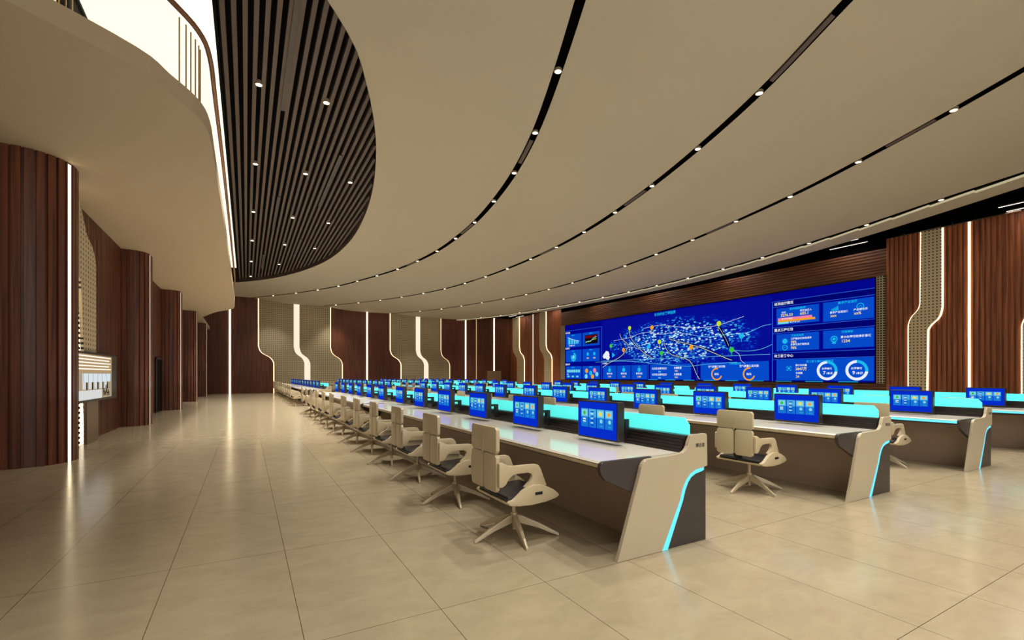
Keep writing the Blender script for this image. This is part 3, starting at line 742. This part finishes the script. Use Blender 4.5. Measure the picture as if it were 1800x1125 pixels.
# left hand block
line([(4.71, 1.1), (4.71, 5.13)], .04, linem, 3); line([(0, 5.13), (4.71, 5.13)], .02, linem, 3)
for s0, s1, z0, z1 in ((.14, 2.24, 3.75, 4.82), (2.4, 4.46, 3.75, 4.82), (.14, 2.24, 2.52, 3.5), (2.4, 4.46, 2.52, 3.5), (.14, 2.24, 1.14, 2.15), (2.4, 4.5, 1.14, 2.15)): rect(s0, s1, z0, z1, cardm, 1)
for z, tt in ((4.90, '运行监测'), (3.60, '民生服务'), (2.27, '基础设施')): txt(.08, z, tt, .16, wh)
for k in range(9): rect(.42 + .17*k, .54 + .17*k, 4.0, 4.55 - .04*k, sky if k % 2 else cy, 3)
line([(.4, 4.6), (1.0, 4.4), (1.5, 4.28), (1.95, 4.2)], .03, wh, 5); txt(.55, 3.84, '城市指数 分析', .13, wh)
rect(2.7, 4.25, 3.9, 4.6, bk, 3); rect(2.75, 4.2, 4.35, 4.55, rd, 4); line([(2.8, 4.0), (3.1, 4.12), (3.4, 4.08), (3.7, 4.3), (4.1, 4.42)], .05, sky, 6); line([(2.8, 4.1), (3.2, 4.05), (3.6, 4.2), (4.1, 4.25)], .04, lm, 5)
arc(1.19, 2.92, .2, .36, PI/2 - 5.2, PI/2, cy, 3); disc(1.19, 2.92, .16, sky, 4)
for s in (3.05, 3.85): disc(s, 3.1, .14, cy, 3); txt(s, 2.72, '2.88', .16, yl, al='CENTER')
for z in (4.68, 3.38, 2.03):
    for s in (1.15, 3.45): txt(s, z, '数据统计', .1, cy, al='CENTER')
for k in range(6): rect(.3 + .3*k, .55 + .3*k, 1.65, 1.88, sky, 3)
txt(.3, 1.46, '设施', .12, wh)
for k in range(3): rect(.35 + .6*k, .65 + .6*k, 1.26, 1.38, sky, 3)
for s, z, m_ in ((2.91, 1.77, og), (3.88, 1.79, pk), (3.41, 1.60, cy), (2.85, 1.33, sky), (3.63, 1.32, og), (4.15, 1.50, sky)): disc(s, z, .18, m_, 3)
txt(4.82, 2.25, '城市事件', .14, wh)
# lower middle cards
for s0, s1 in ((4.88, 6.35), (6.43, 7.8), (7.89, 9.37)):
    rect(s0, s1, 1.14, 2.12, cardm, 4); c = (s0 + s1) / 2
    disc(c, 1.80, .15, cy, 5); txt(c, 1.48, '事件办结', .15, wh, 6, 'CENTER'); txt(c, 1.27, '5,368', .15, yl, 6, 'CENTER'); txt(c, 2.0, '统计', .09, cy, 6, 'CENTER')
rect(9.64, 12.96, 1.14, 2.13, cardm, 4)
for s, z in ((9.8, 1.80), (9.8, 1.40)): txt(s, z, '公共安全事件统计', .16, wh); txt(s + .55, z - .2, '78%', .14, sky)
for s, z in ((11.65, 1.82), (11.65, 1.42)): txt(s, z, '处置数量', .15, wh); txt(s + .05, z - .18, '7824', .13, yl)
rect(13.65, 17.84, 1.14, 2.15, cardm, 4)
txt(15.9, 2.02, '环境质量监测', .12, cy, 6, 'CENTER')
for s, n in ((14.74, '80%'), (16.73, '86%')):
    txt(s, 1.86, '空气质量优良天数', .14, wh, 6, 'CENTER'); arc(s, 1.48, .28, .36, PI * .42, PI * 1.9, og, 5); txt(s, 1.42, n, .17, wh, 6, 'CENTER')
line([(9.46, 1.1), (9.46, 2.5)], .03, linem, 6); line([(13.4, 1.1), (13.4, 2.5)], .03, linem, 6)
# heading over the map
txt(10.9, 5.33, '城市综合管理指挥', .22, cy, 6, 'CENTER')
# dark river and roads over the map
line(smooth_poly([(14.9, 4.15, 0), (15.1, 3.8, 0), (15.3, 3.45, 0), (15.52, 3.0, 0)], 4) and [(p[0], p[1]) for p in smooth_poly([(14.9, 4.15, 0), (15.1, 3.8, 0), (15.3, 3.45, 0), (15.52, 3.0, 0)], 4)], .22, darkroad, 2)
roads = [[(6.71, 4.42), (6.92, 4.04), (7.54, 3.57), (7.33, 3.14), (6.71, 2.73), (5.74, 2.39), (4.83, 2.02)], [(7.64, 4.56), (7.84, 4.05), (8.42, 3.44), (8.99, 3.0), (9.81, 2.56)],
 [(6.07, 3.95), (7.84, 4.08), (8.61, 4.27), (9.63, 4.3), (10.51, 4.09), (11.68, 4.1), (12.99, 3.87)], [(8.99, 4.59), (10.51, 4.69), (11.84, 4.47), (13.36, 4.27), (14.74, 4.27), (15.71, 4.46), (16.44, 4.61)],
 [(10.85, 3.51), (11.02, 3.11), (11.51, 2.7), (12.46, 2.47), (12.99, 2.15), (13.36, 1.47), (13.57, 1.17)], [(11.27, 3.74), (12.07, 3.5), (12.76, 3.33), (13.71, 3.04), (14.41, 2.76), (15.33, 2.38), (15.71, 2.25)],
 [(14.91, 4.13), (15.33, 3.47), (15.52, 3.06)], [(12.99, 3.87), (14.06, 3.67), (15.33, 3.7), (16.62, 3.71), (17.42, 3.97), (17.96, 4.05)], [(15.65, 2.82), (16.62, 2.72), (17.42, 2.79), (18.0, 3.0)],
 [(4.01, 2.43), (7.33, 2.42), (10.51, 2.14), (12.61, 1.97), (14.06, 2.06), (16.02, 2.13)], [(7.54, 3.39), (8.42, 3.36)], [(15.71, 2.83), (16.14, 2.58), (16.26, 2.24), (16.5, 2.04)], [(4.8, 2.5), (9, 2.5), (17.9, 2.5)]]
for i, r in enumerate(roads):
    pp = [(p[0], p[1]) for p in smooth_poly([(a, c, 0) for a, c in r], 5)]
    if i in (0, 1, 4, 5): line(pp, .13, darkroad, 2)
    line(pp, .028 if i in (0, 1, 4, 5) else .018, sky if i in (7, 8, 9, 12) else road, 5)
for s, z, m_ in ((7.71, 4.74, lm), (9.8, 4.59, og), (10.45, 3.6, lm), (9.54, 3.36, cy), (10.62, 2.86, gn), (5.77, 3.59, gn), (7.1, 3.23, og), (12.97, 3.12, og), (14.89, 4.37, lm), (16.29, 3.56, cy), (15.7, 2.83, gn)):
    disc(s, z, .15, m_, 7); line([(s, z - .15), (s, z - .33)], .03, m_, 7)
disc(5.3, 2.95, .3, wh, 3, 7); disc(5.05, 2.85, .2, wh, 3, 6); disc(5.42, 2.75, .22, wh, 3, 5); disc(6.0, 2.9, .22, cy, 3, 3)
# blue strip of light along the lower edge
for k in range(9): rect(9.5 + 1.45*k, 10.3 + 1.45*k, 1.10, 1.13, cy, 8)
disp = b.build('display', [v[1] for v in sorted(EM.values(), key=lambda q: q[0])], t)
b = MB(); b.quad([(-.0075, -4.75, 1.05), (-.0075, -17.98, 1.05), (-.0075, -17.98, 4.42), (-.0075, -4.75, 4.42)])
b.build('map_image', city_mat(), t)
for nm, y in (('left', 33.03), ('right', 9.80)):
    tag(MB.build((lambda m_: (m_.box((XS - .14, y - .66 if nm == 'left' else y - .32, 1.06), (XS - .05, y, 5.66)), m_)[1])(MB()), 'speaker_column', M['speaker']),
        'tall narrow perforated metal column along the %s end of the video wall' % nm, 'speaker', 'perforated columns beside the video wall')

# ------------------------------------------------------------------ console desks
ROW = 3.34; NROW = 4
LD = 8.24
def panel_poly():
    arc1 = []
    pts = [(2.41, 0), (2.640, .640)]
    for k in range(5): a = PI * (1 - .12) - k * (PI * .38) / 4; pts.append((2.735 + .085 * math.cos(a), .662 + .085 * math.sin(a)))
    pts += [(3.02, .757), (3.08, .762)]
    for k in range(1, 6): a = -PI/2 + k * (PI/2 - .2) / 5; pts.append((3.09 + .10 * math.cos(a), .862 + .10 * math.sin(a)))
    pts += [(3.215, .895), (3.225, .905), (3.40, .907), (3.415, .895)]
    pts += [(3.42, .632), (3.36, .62), (3.28, .612)]
    pts += [(3.21, .585), (3.155, .535), (3.115, .47), (3.085, .38), (2.878, 0)]
    return pts
def strip_poly():
    inner = [(3.38, .628), (3.34, .618), (3.27, .608), (3.205, .582), (3.15, .535), (3.112, .47), (3.082, .38), (2.876, 0)]
    outer = [(3.38, .598), (3.34, .588), (3.28, .578), (3.225, .555), (3.185, .515), (3.152, .455), (3.122, .37), (2.945, 0)]
    return inner + outer[::-1]
def make_desk(cyan_edge, r0):
    t = thing('console_desk', '', 'desk', (0, 0, 0))
    y0, y1 = .03, LD - .03
    # worktop with rounded front edge
    b = MB(); b.prism([(2.30, .728), (2.285, .742), (2.30, .757), (3.16, .757), (3.16, .728)], y0 + .04, y1 - .04); b.build('worktop', M['worktop'], t)
    b = MB(); b.prism([(2.31, .700), (2.285, .712), (2.284, .735), (2.31, .728)], y0 + .04, y1 - .04); b.build('edge_band', M['led_cyan'] if cyan_edge else M['edge'], t)  # front edge band glows cyan only in the rows nearest the screen
    b = MB(); b.prism([(2.32, .728), (2.32, .69), (2.80, .64), (3.16, .64), (3.16, .728)], y0 + .03, y1 - .03); b.build('underframe', M['dark'], t)
    b = MB(); b.prism([(2.86, .66), (2.915, 0), (2.945, 0), (2.89, .66)], y0 + .02, y1 - .02); b.build('modesty_panel', M['modesty'], t)
    # ribbed back rail
    pts = [(3.14, .757)]
    for k in range(5):
        z = .762 + k * .026; xo = 3.145 + k * .012
        pts += [(xo, z), (xo, z + .018), (xo + .014, z + .020), (xo + .014, z + .026)]
    pts += [(3.21, .894), (3.40, .894), (3.40, .757)]
    b = MB(); b.prism(pts, y0 + .02, y1 - .02); b.build('ribbed_rail', M['rail'], t)
    b = MB(); b.prism([(2.96, 0), (3.39, 0), (3.40, .757), (2.96, .64)], y0 + .02, y1 - .02); b.build('back_body', M['dark'], t)
    # lit privacy screen with chamfered corners
    b = MB(); g = .05
    b.prism([(y0 + g, .894), (y0 + g, .975), (y0 + g + .05, 1.035), (y1 - g - .05, 1.035), (y1 - g, .975), (y1 - g, .894)], 3.285, 3.297, axis='X')
    b.build('privacy_screen', M['cyan'], t)
    for s in (0, 1):
        ya, yb = (0.0, .035) if s == 0 else (LD - .035, LD)
        b = MB(); b.prism(panel_poly(), ya, yb); p = b.build('end_panel', M['taupe'], t, bevel=.004)
        b = MB(); sg = -.002 if s == 0 else .002
        b.prism(strip_poly(), ya + .004 if s == 0 else ya - .0, (yb if s == 0 else yb - .004)); b.build('light_strip', M['led_cyan'], p)
        b = MB(); b.prism([(2.945, 0), (3.122, .37), (3.152, .455), (3.185, .515), (3.225, .555), (3.28, .578), (3.34, .588), (3.38, .598), (3.412, .602), (3.412, 0)], ya + .012 if s == 0 else ya, yb if s == 0 else yb - .012)
        b.build('dark_infill', M['dark'], p)
        b = MB(); yc, yd = (.036, .07) if s == 0 else (LD - .07, LD - .036)
        b.prism([(2.80, .757), (2.31, .757), (2.284, .745), (2.274, .72), (2.274, .69), (2.29, .655), (2.325, .615), (2.60, .49), (2.66, .47)], yc, yd); b.build('side_cheek', M['dark'], t, bevel=.003)
        b = MB()
        if s == 0: poly_area_text('博达者', .038, b, 0, lambda u, v: (3.27 + u, -.0015, .80 + v))
        else: poly_area_text('博达者', .038, b, 0, lambda u, v: (3.38 - u, LD + .0015, .80 + v))
        b.build('logo', M['dark'], p)
    return t
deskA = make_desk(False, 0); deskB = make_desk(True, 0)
DY = [2.65, 10.96, 22.84, 31.15]
RN = ['front row nearest the chairs aisle', 'second row', 'third row', 'fourth row nearest the big screen']
RS = ['front row', 'second row', 'third row', 'fourth row']
DN = ['nearest the camera', 'just before the cross aisle', 'just past the cross aisle', 'farthest, by the back wall']
usedA = usedB = False
for r in range(NROW):
    for k, y in enumerate(DY):
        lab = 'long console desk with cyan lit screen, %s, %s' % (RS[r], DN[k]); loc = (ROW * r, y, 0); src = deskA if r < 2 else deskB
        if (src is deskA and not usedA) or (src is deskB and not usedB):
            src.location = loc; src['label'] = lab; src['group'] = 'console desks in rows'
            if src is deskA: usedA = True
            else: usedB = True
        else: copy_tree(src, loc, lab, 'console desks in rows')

# ------------------------------------------------------------------ monitors
def screen_mats():
    c = [srgb(6, 46, 205), srgb(24, 120, 215), srgb(80, 180, 225), srgb(140, 215, 235), srgb(40, 200, 60), srgb(250, 225, 70), srgb(250, 160, 40), srgb(220, 245, 250)]
    return [emit('monitor_colour_%s' % n, x, .95) for n, x in zip(('blue', 'card', 'card_top', 'icon_field', 'green', 'yellow', 'orange', 'white'), c)]
def make_monitor():
    t = thing('monitor', '', 'monitor', (0, 0, 0))
    w, h, z0, d = .585, .365, .790, .080
    b = MB(); b.box((0, -w/2, z0), (d, w/2, z0 + h)); b.build('housing', M['monitor'], t, bevel=.008)
    b = MB(); X = -.0015
    def R(y0, y1, z0_, z1_, mi, l): b.quad([(X - .0008*l, y0, z0_), (X - .0008*l, y1, z0_), (X - .0008*l, y1, z1_), (X - .0008*l, y0, z1_)], mi)
    def D(y, z, r, mi, l): b.quad([(X - .0008*l, y + r*math.cos(2*PI*k/12), z + r*math.sin(2*PI*k/12)) for k in range(12)], mi)
    R(-w/2 + .014, w/2 - .014, z0 + .016, z0 + h - .014, 0, 0)
    # seen from the seat the left side is +y
    cw = .107; gap = .012; zt = z0 + .285; zb = z0 + .105
    for k in range(4):
        yl = .235 - k * (cw + gap)
        R(yl - cw, yl, zb, zt, 1, 1); R(yl - cw, yl, zb + (zt - zb) * .55, zt, 2, 2)
        if k != 1: D(yl - cw/2, zt - .042, .020, (4, 0, 5, 6)[k], 4); R(yl - cw + .012, yl - .012, zt - .07, zt - .012, 3, 3)
        if k == 0:
            for j in range(2): R(yl - cw + .035, yl - .03, zt - .108 - j*.024, zt - .094 - j*.024, 7, 3)
        if k == 1:
            for j in range(7): R(yl - cw + .03 + .012 * (j % 2), yl - .03, zt - .03 - j*.022, zt - .02 - j*.022, 7 if j % 2 else 0, 3)
        if k >= 2:
            D(yl - cw * .6, zb + .07, .020, 3, 3); R(yl - cw + .02, yl - cw + .06, zb + .02, zb + .026, 2, 3)
    b.build('display', screen_mats(), t)
    # bracket clamped to the ribbed rail, two short arms back to the housing
    b = MB(); b.box((.20, -.175, .80), (.25, -.125, .985)); b.build('bracket_post', M['bracket'], t, bevel=.003)
    b = MB(); b.box((d, -.17, .955), (.21, -.13, .985)); b.box((d, -.165, .86), (.21, -.135, .915)); b.build('arm', M['bracket'], t, bevel=.002)
    return t
SEAT_Y = [3.50 + 1.33 * k + (.266 if k >= 6 else 0) for k in range(12)] + [23.70 + 1.33 * k + (.266 if k >= 6 else 0) for k in range(12)]
mon = make_monitor(); firstm = True
def seat_label(r, k):
    blk = 'before the cross aisle' if k < 12 else 'beyond the cross aisle'
    return '%s, %s from the camera %s' % (RS[r], ORD[k % 12], blk)
for r in range(NROW):
    for k, y in enumerate(SEAT_Y):
        lab = 'black monitor with blue screen, ' + seat_label(r, k); loc = (2.92 + ROW * r, y, 0)
        g = 'monitors along the console desks'
        if firstm: mon.location = loc; mon['label'] = lab; mon['group'] = g; firstm = False
        else: copy_tree(mon, loc, lab, g)

# ------------------------------------------------------------------ chairs
def make_chair():
    t = thing('swivel_chair', '', 'chair', (0, 0, 0))
    # side wings of the seat shell with the thin pan between them
    leaf = [(-.225, .372), (-.205, .352), (-.12, .338), (0, .333), (.14, .343), (.245, .364), (.275, .382), (.262, .402), (.215, .438), (.155, .468), (.095, .487), (.03, .494), (-.03, .484), (-.085, .458), (-.135, .418), (-.175, .392), (-.205, .388)]
    b = MB()
    for s in (-1, 1):
        y0, y1 = (.262, .302) if s > 0 else (-.302, -.262)
        b.prism(leaf, y0, y1)
    pan = [(-.215, .352), (-.12, .338), (0, .334), (.14, .345), (.235, .362), (.235, .378), (.14, .366), (0, .358), (-.12, .362), (-.222, .374)]
    b.prism(pan, -.27, .27)
    b.build('seat_shell', M['taupe_chair'], t, bevel=.006, smooth=True)
    b = MB(); cu = [(-.205, .376), (-.12, .364), (0, .36), (.14, .368), (.232, .38), (.24, .40), (.2, .415), (.14, .414), (0, .404), (-.12, .406), (-.20, .412), (-.215, .395)]
    b.prism(cu, -.26, .26); b.build('seat_cushion', M['leather'], t, bevel=.008, smooth=True)
    # small release slot in each wing
    b = MB()
    for s in (-1, 1): b.box((.03, s * .303 - .003, .412), (.10, s * .303 + .003, .436))
    b.build('release_slot', M['bracket'], t)
    # backrest: one upper pad over two lower halves, on a dark spine
    bx = -.30
    def pad(y0, y1, z0, z1, cut=0):
        m_ = MB(); r = .022
        pl = [(y0 + r, z0), (y1 - r, z0), (y1, z0 + r), (y1, z1 - r), (y1 - r, z1), (y0 + r, z1), (y0, z1 - r), (y0, z0 + r)]
        if cut > 0: pl = [(y0 + r, z0), (y1 - r - .03, z0), (y1, z0 + r + .03), (y1, z1 - .09), (y1 - .05, z1 - .03), (y1 - .09, z1), (y0 + r, z1), (y0, z1 - r), (y0, z0 + r)]
        if cut < 0: pl = [(y0 + r + .03, z0), (y1 - r, z0), (y1, z0 + r), (y1, z1 - r), (y1 - r, z1), (y0 + .09, z1), (y0 + .05, z1 - .03), (y0, z1 - .09), (y0, z0 + r + .03)]
        m_.prism(pl, bx, bx + .034, axis='X'); return m_
    pad(-.235, .235, .765, .978).build('backrest_upper', M['taupe_chair'], t, bevel=.006, smooth=True)
    pad(.010, .235, .452, .758, 0.0).build('backrest_lower', M['taupe_chair'], t, bevel=.006, smooth=True)
    pad(-.235, -.010, .452, .758, 0.0).build('backrest_lower', M['taupe_chair'], t, bevel=.006, smooth=True)
    b = MB(); b.prism([(-.262, .93), (-.262, .42), (-.20, .40), (-.17, .41), (-.22, .46), (-.245, .52), (-.245, .93)], -.03, .03); b.build('spine', M['bracket'], t, bevel=.003)
    b = MB(); b.prism([(-.305, .90), (-.312, .765), (-.300, .745), (-.296, .90)], -.008, .008); b.build('spine_cap', M['leg'], t)
    # armrests sweeping from the back to the side wings
    arm = [(-.290, .690), (-.270, .702), (-.240, .690), (-.205, .670), (-.16, .664), (-.02, .662), (.055, .660), (.085, .650), (.105, .62), (.165, .47), (-.055, .478), (.005, .525), (.022, .560), (.012, .585), (-.02, .596), (-.12, .596), (-.165, .588), (-.20, .562), (-.225, .522), (-.255, .500), (-.290, .50)]
    for s in (-1, 1):
        b = MB(); b.prism(arm, s * .238 if s > 0 else -.272, .272 if s > 0 else -.238)
        b.build('armrest', M['taupe_chair'], t, bevel=.006, smooth=True)
    b = MB(); b.cyl((0, 0, .315), .040, .022, 20); b.cyl((0, 0, .19), .017, .13, 16); b.cyl((0, 0, .165), .030, .04, 20); b.cyl((0, 0, .05), .014, .12, 12)
    b.build('column', M['leg'], t, smooth=True)
    # five tapering legs
    for k in range(5):
        a = math.radians(184 + 72 * k); ca, sa = math.cos(a), math.sin(a)
        m_ = MB(); sec = []
        for rr, zt, zb, w in ((.0, .185, .120, .024), (.06, .178, .112, .026), (.22, .112, .070, .021), (.395, .022, .0, .011)):
            for ww, z in ((-w, zb), (w, zb), (w * .75, zt), (-w * .75, zt)):
                sec.append((ca * rr - sa * ww, sa * rr + ca * ww, z))
        m_.v = sec
        for j in range(3):
            for i in range(4):
                l = (i + 1) % 4; m_.f.append((4*j + i, 4*j + l, 4*j + 4 + l, 4*j + 4 + i)); m_.mi.append(0)
        m_.f += [(0, 3, 2, 1), (12, 13, 14, 15)]; m_.mi += [0, 0]
        m_.build('leg', M['leg'], t, bevel=.003)
    return t
chair = make_chair(); firstc = True
for r in range(NROW):
    for k, y in enumerate(SEAT_Y):
        lab = 'taupe shell swivel chair, ' + seat_label(r, k)
        loc = (2.045 + ROW * r, y + .07, 0); g = 'swivel chairs at the console desks'
        if firstc: chair.location = loc; chair['label'] = lab; chair['group'] = g; firstc = False
        else: copy_tree(chair, loc, lab, g)

# ------------------------------------------------------------------ added fill lights, no fixtures
def area(name, loc, rot, sx, sy, e, col=(1, .82, .58), spec=1.0):
    l = bpy.data.lights.new(name, 'AREA'); l.shape = 'RECTANGLE'; l.size = sx; l.size_y = sy; l.energy = e; l.color = col; l.specular_factor = spec
    o = bpy.data.objects.new(name, l); COL.objects.link(o); o.location = loc; o.rotation_euler = rot; return o
for y in (3, 12, 22, 32):
    area('ceiling_fill', (9.5, y, 1.7), (PI, 0, 0), 18, 8, 55, (1, 1, .98), 0.0)  # unseen fill added above the desks, facing up to brighten the ceiling
area('aisle_fill', (-1.2, 18, 1.0), (PI, 0, 0), 2.0, 30, 95, (1, .95, .84), 0.0)  # added fill facing up along the aisle, no real fitting
area('back_wall_fill', (9.5, 39.6, 6.3), (math.radians(-50), 0, PI), 18, .4, 25, (1, .88, .70), 0.0)  # added fill to brighten the back wall, no fitting there
area('room_fill', (4, -3.5, 3.6), (math.radians(82), 0, math.radians(-12)), 10, 5, 300, (1, .98, .94), 0.0)

w = bpy.data.worlds.new('world'); SC.world = w; w.use_nodes = True
w.node_tree.nodes['Background'].inputs[0].default_value = (1.0, .95, .86, 1); w.node_tree.nodes['Background'].inputs[1].default_value = 0.22

# ------------------------------------------------------------------ camera
cam = bpy.data.cameras.new('camera'); co = bpy.data.objects.new('camera', cam); COL.objects.link(co)
cam.sensor_width = 36; cam.lens = 823 / 1800 * 36; cam.shift_y = 97.5 / 1800; cam.clip_end = 200
co.location = (0, 0, 1.4); co.rotation_euler = (PI / 2, 0, -math.atan2(467, 823))
SC.camera = co
SC.view_settings.view_transform = 'Standard'
SC.view_settings.look = 'None'
